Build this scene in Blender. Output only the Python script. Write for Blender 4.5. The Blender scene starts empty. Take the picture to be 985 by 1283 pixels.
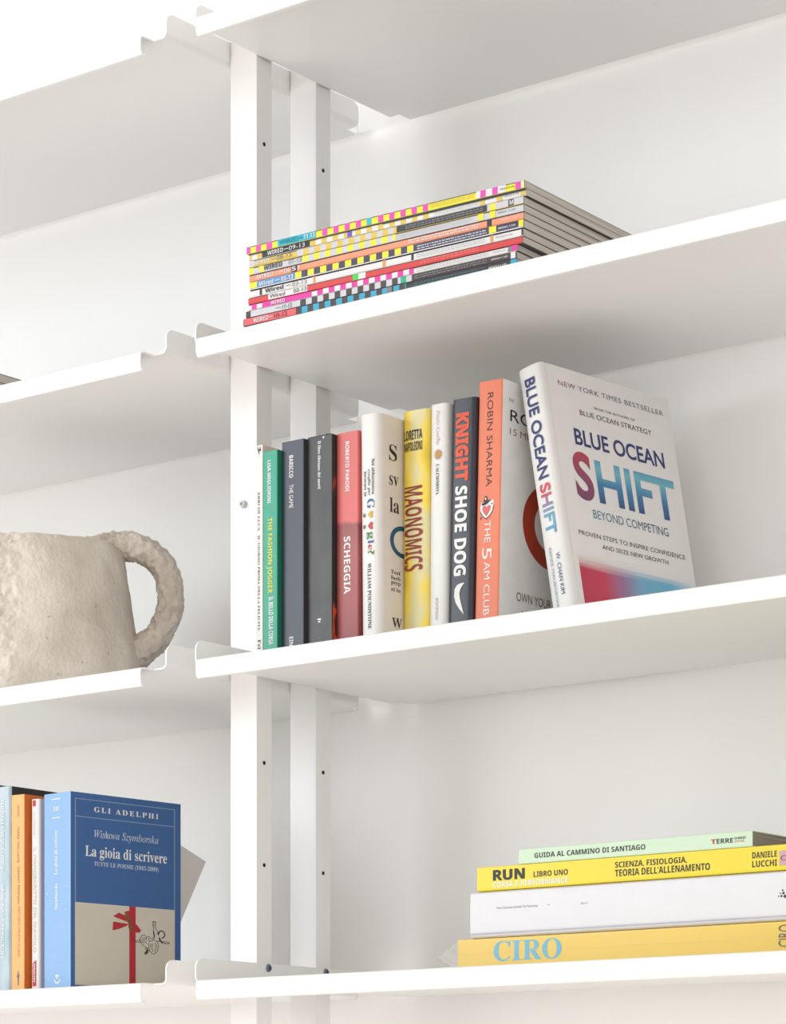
import bpy, bmesh, math, random
from mathutils import Vector, noise, Matrix
from math import radians as R, sin, cos, pi
scene = bpy.context.scene
COL = scene.collection
random.seed(7)

# ------------------------------------------------------------------ camera
# metres; X runs along the shelves, Y into the wall, Z up; Z = 0 is the top of the lowest shelf in view
FPX, YAW = 3525.5, 0.6607
cam = bpy.data.cameras.new('camera')
cam.sensor_fit = 'HORIZONTAL'; cam.sensor_width = 36.0
cam.lens = FPX / 985 * 36
cam.shift_y = (1446.0 - 641.5) / 985
cam.clip_start = 0.05
camo = bpy.data.objects.new('camera', cam); COL.objects.link(camo)
camo.location = (1.8954, -2.0926, -0.1736)
camo.rotation_euler = (pi / 2, 0, YAW)
scene.camera = camo

# ------------------------------------------------------------------ light
scene.view_settings.view_transform = 'Standard'; scene.view_settings.look = 'None'
scene.view_settings.gamma = 1; scene.view_settings.use_curve_mapping = False
scene.view_settings.exposure = 0.36
w = bpy.data.worlds.new('room_daylight'); scene.world = w; w.use_nodes = True
bg = w.node_tree.nodes['Background']
bg.inputs[0].default_value = (1.0, 0.965, 0.93, 1); bg.inputs[1].default_value = 0.68

def area(name, loc, target, sx, sy, power, col):
    l = bpy.data.lights.new(name, 'AREA'); l.shape = 'RECTANGLE'; l.size = sx; l.size_y = sy
    l.energy = power; l.color = col
    o = bpy.data.objects.new(name, l); COL.objects.link(o); o.location = loc
    o.rotation_euler = (Vector(target) - Vector(loc)).to_track_quat('-Z', 'Y').to_euler()
    return o
area('window_light', (-2.3, -3.0, 0.9), (-0.2, 0.1, 0.65), 2.3, 1.9, 47, (0.84, 0.94, 1.0))
area('right_fill_light', (3.4, -3.4, 0.0), (0.1, 0.2, 0.5), 2.2, 2.0, 22, (1.0, 0.94, 0.88))  # added fill, no known window; lifts right-hand faces and bay walls
sp = bpy.data.lights.new('floor_bounce_spot', 'SPOT'); sp.energy = 900; sp.spot_size = R(48); sp.spot_blend = .5; sp.shadow_soft_size = .06; sp.color = (.98, .98, 1)  # added spot, no lamp known; lights the floor so its bounce lifts undersides
spo = bpy.data.objects.new('floor_bounce_spot', sp); COL.objects.link(spo); spo.location = (-1.2, -2.0, 2.25)

# ------------------------------------------------------------------ helpers
def lin(c):
    return tuple(((v / 255 + 0.055) / 1.055) ** 2.4 if v > 10 else v / 255 / 12.92 for v in c)

MATS = {}
def mat(name, rgb, rough=0.5, var=0.03, scale=60, bump=0.0, spec=0.5, metal=0.0, coat=0.0, gain=.80):
    if name in MATS: return MATS[name]
    m = bpy.data.materials.new(name); m.use_nodes = True
    nt = m.node_tree; b = nt.nodes['Principled BSDF']
    c = [v * gain for v in lin(rgb)]
    tc = nt.nodes.new('ShaderNodeTexCoord'); n = nt.nodes.new('ShaderNodeTexNoise')
    n.inputs['Scale'].default_value = scale; n.inputs['Detail'].default_value = 3
    nt.links.new(tc.outputs['Object'], n.inputs['Vector'])
    r = nt.nodes.new('ShaderNodeValToRGB')
    r.color_ramp.elements[0].position = .3; r.color_ramp.elements[1].position = .7
    r.color_ramp.elements[0].color = [max(0, v * (1 - var)) for v in c] + [1]
    r.color_ramp.elements[1].color = [min(1, v * (1 + var)) for v in c] + [1]
    nt.links.new(n.outputs['Fac'], r.inputs[0]); nt.links.new(r.outputs[0], b.inputs['Base Color'])
    b.inputs['Roughness'].default_value = rough; b.inputs['Specular IOR Level'].default_value = spec
    b.inputs['Metallic'].default_value = metal; b.inputs['Coat Weight'].default_value = coat
    if bump:
        bp = nt.nodes.new('ShaderNodeBump'); bp.inputs['Strength'].default_value = bump
        bp.inputs['Distance'].default_value = 0.001
        nt.links.new(n.outputs['Fac'], bp.inputs['Height']); nt.links.new(bp.outputs[0], b.inputs['Normal'])
    MATS[name] = m
    return m

def ramp_mat(name, axis, stops, rough=0.4, warp=0.0, coord='Object', wscale=20):
    """printed gradient along an object axis; stops = [(metres, rgb)]"""
    m = bpy.data.materials.new(name); m.use_nodes = True
    nt = m.node_tree; b = nt.nodes['Principled BSDF']; b.inputs['Roughness'].default_value = rough
    tc = nt.nodes.new('ShaderNodeTexCoord'); sp = nt.nodes.new('ShaderNodeSeparateXYZ')
    nt.links.new(tc.outputs[coord], sp.inputs[0])
    src = sp.outputs[axis]
    if warp:
        n = nt.nodes.new('ShaderNodeTexNoise'); n.inputs['Scale'].default_value = wscale
        nt.links.new(tc.outputs[coord], n.inputs['Vector'])
        ma = nt.nodes.new('ShaderNodeMath'); ma.operation = 'MULTIPLY_ADD'
        nt.links.new(n.outputs['Fac'], ma.inputs[0]); ma.inputs[1].default_value = warp
        nt.links.new(src, ma.inputs[2]); src = ma.outputs[0]
    mr = nt.nodes.new('ShaderNodeMapRange'); lo, hi = stops[0][0], stops[-1][0]
    off = warp * .5
    mr.inputs[1].default_value = lo + off; mr.inputs[2].default_value = hi + off
    nt.links.new(src, mr.inputs[0])
    r = nt.nodes.new('ShaderNodeValToRGB'); cr = r.color_ramp
    for i, (p, c) in enumerate(stops):
        t = (p - lo) / (hi - lo)
        e = cr.elements[i] if i in (0,) else (cr.elements[1] if i == 1 and len(stops) == 2 else None)
        if i == 0: e.position = 0; e.color = list(lin(c)) + [1]
        elif i == len(stops) - 1: e = cr.elements[-1]; e.position = 1; e.color = list(lin(c)) + [1]
        else: e = cr.elements.new(t); e.color = list(lin(c)) + [1]
    for e in cr.elements: e.color = [v * .82 for v in e.color[:3]] + [1]
    nt.links.new(mr.outputs[0], r.inputs[0]); nt.links.new(r.outputs[0], b.inputs['Base Color'])
    return m

def noise_mat(name, stops, scale, rough=.5, stretch=(1, 1, 1), loc=(0, 0, 0), detail=2):
    """printed mottled artwork from a noise field"""
    m = bpy.data.materials.new(name); m.use_nodes = True
    nt = m.node_tree; b = nt.nodes['Principled BSDF']; b.inputs['Roughness'].default_value = rough
    tc = nt.nodes.new('ShaderNodeTexCoord'); mp = nt.nodes.new('ShaderNodeMapping')
    mp.inputs['Scale'].default_value = stretch; mp.inputs['Location'].default_value = loc
    n = nt.nodes.new('ShaderNodeTexNoise'); n.inputs['Scale'].default_value = scale; n.inputs['Detail'].default_value = detail
    nt.links.new(tc.outputs['Object'], mp.inputs[0]); nt.links.new(mp.outputs[0], n.inputs['Vector'])
    r = nt.nodes.new('ShaderNodeValToRGB'); cr = r.color_ramp
    cr.elements[0].position = stops[0][0]; cr.elements[0].color = [v * .80 for v in lin(stops[0][1])] + [1]
    cr.elements[1].position = stops[-1][0]; cr.elements[1].color = [v * .80 for v in lin(stops[-1][1])] + [1]
    for p, c in stops[1:-1]:
        e = cr.elements.new(p); e.color = list(lin(c)) + [1]
    nt.links.new(n.outputs['Fac'], r.inputs[0]); nt.links.new(r.outputs[0], b.inputs['Base Color'])
    return m

def link(name, me, mats, parent=None, loc=None, rot=None):
    o = bpy.data.objects.new(name, me); COL.objects.link(o)
    for m in (mats if isinstance(mats, (list, tuple)) else [mats]): me.materials.append(m)
    if parent: o.parent = parent
    if loc is not None: o.location = loc
    if rot is not None: o.rotation_euler = rot
    return o

def from_bm(name, bm, mats, parent=None, loc=None, rot=None, smooth=None):
    me = bpy.data.meshes.new(name); bm.normal_update(); bm.to_mesh(me); bm.free()
    if smooth is not None:
        for p in me.polygons: p.use_smooth = True
        if smooth > 0: me.set_sharp_from_angle(angle=R(smooth))
    return link(name, me, mats, parent, loc, rot)

def box(bm, x0, x1, y0, y1, z0, z1, mi=0):
    vs = [bm.verts.new(p) for p in ((x0,y0,z0),(x1,y0,z0),(x1,y1,z0),(x0,y1,z0),(x0,y0,z1),(x1,y0,z1),(x1,y1,z1),(x0,y1,z1))]
    for f in ((0,3,2,1),(4,5,6,7),(0,1,5,4),(1,2,6,5),(2,3,7,6),(3,0,4,7)):
        bm.faces.new([vs[i] for i in f]).material_index = mi
    return vs

def tag(o, label, cat, group=None, kind=None):
    if label: o['label'] = label
    if cat: o['category'] = cat
    if group: o['group'] = group
    if kind: o['kind'] = kind
    return o

def empty(name, loc, rot=(0, 0, 0)):
    o = bpy.data.objects.new(name, None); COL.objects.link(o); o.empty_display_size = .05
    o.location = loc; o.rotation_euler = rot
    return o

def copy_tree(o, parent=None):
    c = o.copy(); COL.objects.link(c); c.parent = parent
    for ch in list(o.children): copy_tree(ch, c)
    return c

# ------------------------------------------------------------------ materials of the setting
PAINT = mat('white_powder_coat', (240, 239, 238), gain=1.0, rough=.36, var=.004, scale=300, bump=.02)
WALL = mat('white_wall_paint', (250, 249, 248), gain=1.0, rough=.85, var=.006, scale=25, bump=.05, spec=.2)
FLOOR = mat('pale_oak_floor', (226, 219, 211), gain=1.0, rough=.5, var=.08, scale=6)
DARK = mat('dark_hole', (22, 20, 20), rough=.8)
STEEL = mat('zinc_screw', (120, 135, 150), rough=.3, metal=.9)

# ------------------------------------------------------------------ room
WY = 0.366
bm = bmesh.new(); box(bm, -6, 4, WY, WY + .12, -1.27, 2.3)
tag(from_bm('wall_back', bm, WALL), None, None, kind='structure')
bm = bmesh.new(); box(bm, -6, 4, -5.5, WY + .12, -1.35, -1.27)
tag(from_bm('floor', bm, FLOOR), None, None, kind='structure')
bm = bmesh.new(); box(bm, -6, 4, -5.5, WY + .12, 2.3, 2.38)
tag(from_bm('ceiling', bm, WALL), None, None, kind='structure')

# ------------------------------------------------------------------ shelving
PITCH, LEN, YB, LH, FH, T, BR = .32, .90, .352, .0185, .0245, .0016, .0055
YT0, YT1 = .0185, .331      # where the side flanges begin and end
NOTCH = .0175
def shelf_mesh():
    """folded sheet: lip down in front, small upstand behind, side flanges up, notched corners; x = 0 .. LEN"""
    bm = bmesh.new()
    X0, X1 = NOTCH, LEN - NOTCH
    lr = .0045
    # front lip profile (y, z), from hem to plate
    prof = [(.0075, -LH + .0006), (.0048, -LH), (.0022, -LH + .0005), (.0008, -LH + .0024), (.0002, -LH + .005), (0, -LH + .008), (0, -lr)]
    prof += [(lr - lr * cos(a), -lr + lr * sin(a)) for a in (R(22), R(45), R(68))] + [(lr, 0)]
    n1 = len(prof)
    prof += [(YT0, 0), (YT1, 0), (YB - .003, 0)]
    prof += [(YB - .003 + .003 * sin(a), .003 - .003 * cos(a)) for a in (R(30), R(60), R(90))] + [(YB, .010)]
    xs = [X0, X0 + .2, .45, X1 - .2, X1]
    rows = [[bm.verts.new((x, y, z)) for y, z in prof] for x in xs]
    for a, b in zip(rows, rows[1:]):
        for i in range(len(prof) - 1):
            bm.faces.new((a[i], b[i], b[i + 1], a[i + 1]))
    iy0 = prof.index((YT0, 0)); iy1 = iy0 + 1
    for side in (0, 1):
        edge = rows[0] if side == 0 else rows[-1]
        va, vb = edge[iy0], edge[iy1]
        sx = lambda d: (d if side == 0 else LEN - d)
        prev = (va, vb)
        pts = [(BR + .003, 0)] + [(BR - BR * sin(a), BR - BR * cos(a)) for a in (0, R(22.5), R(45), R(67.5), R(90))]
        for d, z in pts:
            # the flange corner flares towards the front in a small radius
            nv = (bm.verts.new((sx(d), YT0, z)), bm.verts.new((sx(d), YT1, z)))
            f = (prev[0], prev[1], nv[1], nv[0]); bm.faces.new(f if side == 1 else f[::-1]); prev = nv
        cr = .010
        top = []
        for k in range(7):
            a = R(15 * k); top.append((YT0 + cr - cr * cos(a), FH - cr + cr * sin(a)))
        tb = [(YT1 - (y - YT0), z) for y, z in reversed(top)]
        vs = [bm.verts.new((sx(0), y, z)) for y, z in top + tb]
        f = [prev[0]] + vs + [prev[1]]
        bm.faces.new(f[::-1] if side == 1 else f)
    bmesh.ops.recalc_face_normals(bm, faces=bm.faces)
    return bm

def make_shelf():
    bm = shelf_mesh()
    up = max(bm.faces, key=lambda f: f.calc_area())
    if up.normal.z < 0:
        bmesh.ops.reverse_faces(bm, faces=bm.faces)
    # thicken towards the inside (below the plate outer skin stays)
    me_o = from_bm('folded_sheet', bm, PAINT, smooth=35)
    return me_o

PART_SHEET = make_shelf()
mod = PART_SHEET.modifiers.new('thickness', 'SOLIDIFY'); mod.thickness = T; mod.offset = 0.0
bpy.context.view_layer.update()
thick = bpy.data.meshes.new_from_object(PART_SHEET.evaluated_get(bpy.context.evaluated_depsgraph_get()))
PART_SHEET.modifiers.clear(); PART_SHEET.data = thick
for p_ in thick.polygons: p_.use_smooth = True
thick.set_sharp_from_angle(angle=R(33))
wn = PART_SHEET.modifiers.new('even_shading', 'WEIGHTED_NORMAL'); wn.keep_sharp = True; wn.weight = 100

def screw_mesh():
    bm = bmesh.new()
    bmesh.ops.create_cone(bm, cap_ends=True, segments=20, radius1=.0044, radius2=.0032, depth=.0016,
                          matrix=Matrix.Translation((.0008, 0, 0)) @ Matrix.Rotation(pi / 2, 4, 'Y'))
    for f in bm.faces: f.material_index = 0
    for k in (0, 1):
        a = (.0004, .0022) if k else (.0022, .0004)
        box(bm, .0012, .0018, -a[0], a[0], -a[1], a[1], 1)
    return bm
smb = screw_mesh(); SCREW = bpy.data.meshes.new('screw'); smb.to_mesh(SCREW); smb.free()
SCREW.materials.append(STEEL); SCREW.materials.append(DARK)

XR0, XL1 = .0032, -.0370
names = [('topmost', 3), ('second', 2), ('third', 1), ('lowest', 0)]
desc = {
 (1, 3): 'topmost white folded-metal shelf on the right, seen from below, empty',
 (1, 2): 'white folded-metal shelf carrying the flat stack of colourful magazines',
 (1, 1): 'white folded-metal shelf carrying the long upright row of books',
 (1, 0): 'white folded-metal shelf carrying the flat yellow, white and green books at bottom right',
 (0, 3): 'topmost white folded-metal shelf on the left, empty, at the upper left corner',
 (0, 2): 'white folded-metal shelf on the left with only a sliver of grey page edges on it',
 (0, 1): 'white folded-metal shelf carrying the rough clay jug',
 (0, 0): 'white folded-metal shelf carrying the blue poetry book at bottom left'}
for side in (1, 0):
    for nm, k in names:
        x0 = XR0 if side else XL1 - LEN
        root = empty('metal_shelf', (x0, 0, PITCH * k))
        tag(root, desc[(side, k)], 'shelf', 'white metal shelves')
        if side == 1 and k == 3: s = PART_SHEET
        else: s = PART_SHEET.copy(); COL.objects.link(s)
        s.parent = root; s.location = (0, 0, 0)
        s.location.z = -T / 2
        for yy in (.1309, .225):
            o = bpy.data.objects.new('screw', SCREW); COL.objects.link(o); o.parent = root
            if side: o.location = (T / 2, yy, .0192)
            else: o.location = (LEN - T / 2, yy, .0192); o.rotation_euler = (0, 0, pi)

def bevel_box(name, dims, m, parent, loc=(0, 0, 0), bev=.0012, seg=2):
    bm = bmesh.new(); box(bm, 0, dims[0], 0, dims[1], 0, dims[2])
    bmesh.ops.bevel(bm, geom=bm.edges[:], offset=bev, segments=seg, affect='EDGES', profile=.5)
    o = from_bm(name, bm, m, parent, loc, smooth=40)
    wn_ = o.modifiers.new('even_shading', 'WEIGHTED_NORMAL'); wn_.keep_sharp = True; wn_.weight = 100
    return o

PW, PD = .0362, .0246
def hole(parent, x, y, z):
    bm = bmesh.new()
    M = Matrix.Translation((x, y, z)) @ Matrix.Rotation(pi / 2, 4, 'Y')
    bmesh.ops.create_cone(bm, cap_ends=True, segments=16, radius1=.0021, radius2=.0021, depth=.0006, matrix=M)
    return from_bm('screw_hole', bm, DARK, parent)
def post(y, label, holes, cap=False):
    r = empty('shelf_post', (-PW + .0006, y, -1.27)); tag(r, label, 'post', 'white square steel posts')
    bevel_box('tube', (PW, PD, 2.9), PAINT, r)
    for z in holes: hole(r, PW, .0118, z + 1.27)
    if cap:
        bm = bmesh.new()
        M = Matrix.Translation((.0192, -.002, .4996 + 1.27)) @ Matrix.Rotation(pi / 2, 4, 'X')
        bmesh.ops.create_cone(bm, cap_ends=True, segments=24, radius1=.0042, radius2=.0034, depth=.005, matrix=M)
        c = from_bm('screw_cap', bm, mat('grey_plastic_cap', (214, 212, 210), rough=.4), r, smooth=40)
        bm = bmesh.new()
        M = Matrix.Translation((.0192, -.0046, .4996 + 1.27)) @ Matrix.Rotation(pi / 2, 4, 'X')
        bmesh.ops.create_cone(bm, cap_ends=True, segments=16, radius1=.0014, radius2=.0014, depth=.0006, matrix=M)
        from_bm('socket', bm, mat('cap_socket_grey', (140, 138, 138)), c)
    return r
pf = post(.1158, 'front white steel post of the upright between the left and right shelves', (.8728, .2317, .1258), True)
pb = post(.2124, 'rear white steel post of the upright, nearer the wall behind the front post', (.8722, .2321, .1251))
for dx in (LEN + XR0 + PW + .0006 - .0006 + .0010, XL1 - LEN - .0010):
    for p, w_ in ((pf, 'front'), (pb, 'rear')):
        c = copy_tree(p); c.location.x = p.location.x + dx if dx > 0 else dx - PW
        c['label'] = '%s white steel post at the far %s end of the shelving, outside the picture' % (w_, 'right' if dx > 0 else 'left')

# ------------------------------------------------------------------ lettering
def uni(s, style):
    """maps letters onto the mathematical alphabets, which give serif, italic and bold cuts"""
    base = {'serif': (0x1D400, 0x1D41A, 0x1D7CE), 'ital': (0x1D434, 0x1D44E, None), 'bital': (0x1D468, 0x1D482, None),
            'bold': (0x1D5D4, 0x1D5EE, 0x1D7EC)}.get(style)
    if not base: return s
    out = ''
    for ch in s:
        if 'A' <= ch <= 'Z': out += chr(base[0] + ord(ch) - 65)
        elif 'a' <= ch <= 'z': out += chr(0x210E) if (style == 'ital' and ch == 'h') else chr(base[1] + ord(ch) - 97)
        elif '0' <= ch <= '9' and base[2]: out += chr(base[2] + ord(ch) - 48)
        else: out += ch
    return out
TCACHE = {}
KEEP = bpy.data.curves.new('font_keeper', 'FONT'); KEEP.body = 'A'; KEEP.use_fake_user = True
def text_geo(s, style='plain', off=0.0, space=1.0):
    key = (s, style, off, space)
    if key in TCACHE: return TCACHE[key]
    c = bpy.data.curves.new('lettering', 'FONT'); c.body = uni(s, style); c.size = 1; c.resolution_u = 3
    c.offset = off; c.space_character = space
    o = bpy.data.objects.new('lettering', c)
    me = bpy.data.meshes.new_from_object(o)
    vs = [(v.co.x, v.co.y) for v in me.vertices]; fs = [tuple(p.vertices) for p in me.polygons]
    bpy.data.objects.remove(o); bpy.data.curves.remove(c); bpy.data.meshes.remove(me)
    x0 = min(v[0] for v in vs); x1 = max(v[0] for v in vs); y0 = min(v[1] for v in vs); y1 = max(v[1] for v in vs)
    vs = [((x - x0) / (x1 - x0), (y - y0) / (y1 - y0)) for x, y in vs]
    TCACHE[key] = (vs, fs)
    return vs, fs

QUEUE = []
def flush_text():
    """sets all queued strings with the same weight and spacing in one text object, one line each, then deals the lines out"""
    groups = {}
    for q in QUEUE: groups.setdefault(q[0][2:], []).append(q)
    for (off, space), qs in groups.items():
        c = bpy.data.curves.new('lettering', 'FONT'); c.body = '\n'.join(uni(q[0][0], q[0][1]) for q in qs); c.size = 1
        c.resolution_u = 8 if off >= .015 else 3; c.offset = off; c.space_character = space; c.space_line = 3
        o = bpy.data.objects.new('lettering', c); me = bpy.data.meshes.new_from_object(o)
        co = [(v.co.x, v.co.y) for v in me.vertices]
        lines = [dict(idx={}, vs=[], fs=[]) for _ in qs]
        for p_ in me.polygons:
            L_ = lines[min(len(qs) - 1, max(0, round((-co[p_.vertices[0]][1] + .3) / 3)))]
            f_ = []
            for i in p_.vertices:
                if i not in L_['idx']: L_['idx'][i] = len(L_['vs']); L_['vs'].append(co[i])
                f_.append(L_['idx'][i])
            L_['fs'].append(tuple(f_))
        bpy.data.objects.remove(o); bpy.data.curves.remove(c); bpy.data.meshes.remove(me)
        for q, L_ in zip(qs, lines):
            vs = L_['vs']
            x0 = min(v[0] for v in vs); x1 = max(v[0] for v in vs); y0 = min(v[1] for v in vs); y1 = max(v[1] for v in vs)
            q[1](([((x - x0) / (x1 - x0), (y - y0) / (y1 - y0)) for x, y in vs], L_['fs']))
    QUEUE.clear()

def shape_geo(polys):
    """polys: list of closed outlines in 0..1 space (x right, y up)"""
    vs, fs = [], []
    for p in polys:
        n = len(vs); vs += p; fs.append(tuple(range(n, n + len(p))))
    return vs, fs
def ring(cx, cy, r0, r1, a0=0, a1=360, n=28, sx=1, sy=1):
    out = []
    for i in range(n):
        a, b = R(a0 + (a1 - a0) * i / n), R(a0 + (a1 - a0) * (i + 1) / n)
        out.append([(cx + sx * r0 * cos(a), cy + sy * r0 * sin(a)), (cx + sx * r1 * cos(a), cy + sy * r1 * sin(a)),
                    (cx + sx * r1 * cos(b), cy + sy * r1 * sin(b)), (cx + sx * r0 * cos(b), cy + sy * r0 * sin(b))])
    return out
def disc(cx, cy, r, n=24, sx=1, sy=1):
    return [(cx + sx * r * cos(2 * pi * i / n), cy + sy * r * sin(2 * pi * i / n)) for i in range(n)]
def stroke(pts, w):
    out = []
    for (x0, y0), (x1, y1) in zip(pts, pts[1:]):
        d = math.hypot(x1 - x0, y1 - y0) or 1; nx, ny = -(y1 - y0) / d * w / 2, (x1 - x0) / d * w / 2
        out.append([(x0 + nx, y0 + ny), (x0 - nx, y0 - ny), (x1 - nx, y1 - ny), (x1 + nx, y1 + ny)])
    return out
RECT = ([(0, 0), (1, 0), (1, 1), (0, 1)], [(0, 1, 2, 3)])

# ------------------------------------------------------------------ books
PAPER = {}
def paper_mat(rgb, key):
    """page edges: fine leaves seen as lines across the thickness (object X)"""
    if key in PAPER: return PAPER[key]
    m = bpy.data.materials.new('page_edges_' + key); m.use_nodes = True
    nt = m.node_tree; b = nt.nodes['Principled BSDF']; b.inputs['Roughness'].default_value = .8
    tc = nt.nodes.new('ShaderNodeTexCoord'); mp = nt.nodes.new('ShaderNodeMapping')
    mp.inputs['Scale'].default_value = (1800, 6, 6)
    n = nt.nodes.new('ShaderNodeTexNoise'); n.inputs['Scale'].default_value = 1; n.inputs['Detail'].default_value = 2
    nt.links.new(tc.outputs['Object'], mp.inputs[0]); nt.links.new(mp.outputs[0], n.inputs['Vector'])
    r = nt.nodes.new('ShaderNodeValToRGB'); c = lin(rgb)
    r.color_ramp.elements[0].position = .3; r.color_ramp.elements[0].color = [v * .45 for v in c] + [1]
    r.color_ramp.elements[1].position = .62; r.color_ramp.elements[1].color = [min(1, v * 1.1) for v in c] + [1]
    nt.links.new(n.outputs['Fac'], r.inputs[0]); nt.links.new(r.outputs[0], b.inputs['Base Color'])
    PAPER[key] = m
    return m

class Book:
    """local frame: x thickness, y depth from the spine, z height; origin at the left bottom spine corner"""
    def __init__(s, name, label, w, d, h, cover_m, sag=0.0, rad=.0008, board=.0006, over=0.0, pages=((232, 226, 214), 'cream'),
                 loc=(0, 0, 0), rot=(0, 0, 0), group=None, cat='book', right_m=None, n=14, hinge=0, cap_m=None):
        s.w, s.d, s.h, s.sag, s.rad = w, d, h, sag, rad
        s.root = empty(name, loc, rot); tag(s.root, label, cat, group)
        # outer outline of the cover in the xy plane, from left fore-edge round the spine to right fore-edge
        out = [(0, d)]
        if hinge: out += [(0, .012), (.0006, .009), (.0006, .0065), (0, .004)]
        for i in range(n + 1):
            x = w * (0.5 - 0.5 * cos(pi * i / n)); out.append((x, s.sy(x)))
        if hinge: out += [(w, .004), (w - .0006, .0065), (w - .0006, .009), (w, .012)]
        out.append((w, d))
        inn = []
        for i, (x, y) in enumerate(out):
            if x <= .0006 and y >= .003 or i == 0: inn.append((board, max(y, board)))
            elif x >= w - .0007 and (y >= .003 or i == len(out) - 1): inn.append((w - board, max(y, board)))
            else: inn.append((min(max(x, board), w - board), y + board))
        bm = bmesh.new()
        ring_ = []
        for z in (0, h):
            ring_.append(([bm.verts.new((x, y, z)) for x, y in out], [bm.verts.new((x, y, z)) for x, y in inn]))
        (o0, i0), (o1, i1) = ring_
        for k in range(len(out) - 1):
            f = bm.faces.new((o0[k], o0[k + 1], o1[k + 1], o1[k]))
            xs = (out[k][0] + out[k + 1][0]) / 2
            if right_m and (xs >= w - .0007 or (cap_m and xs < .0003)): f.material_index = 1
            bm.faces.new((i0[k + 1], i0[k], i1[k], i1[k + 1]))
            for q_ in ((o1[k], o1[k + 1], i1[k + 1], i1[k]), (o0[k + 1], o0[k], i0[k], i0[k + 1])):
                f = bm.faces.new(q_)
                if cap_m: f.material_index = 2
        for k in (0, -1):
            bm.faces.new((o0[k], o1[k], i1[k], i0[k]))
        bmesh.ops.recalc_face_normals(bm, faces=bm.faces)
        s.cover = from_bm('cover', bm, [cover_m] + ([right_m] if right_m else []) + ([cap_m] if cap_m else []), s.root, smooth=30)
        pm = paper_mat(*pages)
        bm = bmesh.new(); g = .0001
        box(bm, board + g, w - board - g, board + .0012, d - over - .0008, over + .0003, h - over - .0003)
        s.pages = from_bm('page_block', bm, pm, s.root)
    def sy(s, x):
        w = s.w; t = 2 * x / w - 1
        y = -s.sag * (1 - t * t)
        r = s.rad; e = min(x, w - x)
        if e < r: y += r - math.sqrt(max(0, r * r - (r - e) ** 2))
        return y
    def put(s, geo, mapf, m, name='lettering', label=None, parent=None):
        vs, fs = geo
        me = bpy.data.meshes.new(name); me.from_pydata([mapf(*v) for v in vs], [], fs); me.update()
        o = link(name, me, m, parent or s.root)
        if label: o['label'] = label
        return o
    def spine(s, geo, s0, s1, v0, v1, m, mode='down', name='lettering', eps=.00022, **k):
        key = (geo, k.pop('style', 'plain'), k.pop('off', 0), k.pop('space', 1)) if isinstance(geo, str) else None
        def f(u, v):
            if mode == 'down': x = v0 + (v1 - v0) * v; z = s.h - (s0 + (s1 - s0) * u)
            elif mode == 'up': x = v0 + (v1 - v0) * (1 - v); z = s.h - (s1 + (s0 - s1) * u)
            else: x = v0 + (v1 - v0) * u; z = s.h - (s1 + (s0 - s1) * v)
            return (x, s.sy(x) - eps - s.sag * .28, z)
        if key: QUEUE.append((key, lambda g_: s.put(g_, f, m, name, **k))); return
        return s.put(geo, f, m, name, **k)
    def side(s, geo, a0, a1, s0, s1, m, name='lettering', eps=.00022, **k):
        key = (geo, k.pop('style', 'plain'), k.pop('off', 0), k.pop('space', 1)) if isinstance(geo, str) else None
        f = lambda u, v: (s.w + eps, a0 + (a1 - a0) * u, s.h - (s1 + (s0 - s1) * v))
        if key: QUEUE.append((key, lambda g_: s.put(g_, f, m, name, **k))); return
        return s.put(geo, f, m, name, **k)

INK = mat('black_ink', (38, 36, 38), rough=.5)
WHITE = mat('white_ink', (250, 249, 247), rough=.5, var=.005)
NAVY = mat('navy_ink', (45, 58, 118), rough=.5)
GREYINK = mat('grey_ink', (128, 126, 130), rough=.5)
BROWN = mat('brown_ink', (130, 92, 66), rough=.5)
REDINK = mat('red_ink', (205, 40, 50), rough=.5)
PRT = 'book'
def along(px, ox, oy, dx=1.0, dy=0.0):
    """distance along a horizontal line (start ox, oy, direction dx, dy) of the point measured at column px of the photograph"""
    t = (px - 492.5) / FPX; c_, s_ = cos(YAW), sin(YAW)
    a, b_ = c_ + t * s_, t * c_ - s_
    return ((oy + 2.0926) * b_ - (ox - 1.8954) * a) / (dx * a - dy * b_)
KZ = .000804            # metres per photographed pixel along an upright spine

# ---- row on the third shelf
ZC = PITCH + .0006
ROW = 'books standing in the row on the right-hand shelf'
def rowbook(name, label, X, Y, w, d, h, m, tilt=0, **k):
    t = R(tilt); zz = ZC + (w * sin(t) if t > 0 else 0)
    X0 = X - math.tan(t) * (h / 2)
    return Book(name, label, w, d, h, m, loc=(X0, Y, zz), rot=(0, t, 0), group=ROW, **k)

# 1 slim white paperback
b = rowbook('paperback_book', 'slim white paperback with small black title, leftmost of the upright row', .0600, .0450, .0092, .135, .2140,
            mat('white_card_cover', (246, 244, 240), rough=.45, var=.01), right_m=mat('beige_card_cover', (226, 214, 200), rough=.5))
p = lambda y: (y - 558.5) * KZ
b.spine('ERRI DE LUCA   IL GIORNO PRIMA DELLA FELICITÀ', p(617), p(789), .0028, .0064, INK, style='serif')
b.spine('Fel', p(800), p(812), .0028, .0068, INK, style='serif')
b.spine(shape_geo([[(0, 0), (.3, 0), (1, .5), (.7, .6)], [(0, .8), (.25, .7), (.7, 1), (.45, 1)], [(.3, .5), (.5, .35), (.6, .9), (.5, 1)]]), p(559), p(571), .0025, .0070, INK, name='emblem')

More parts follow.
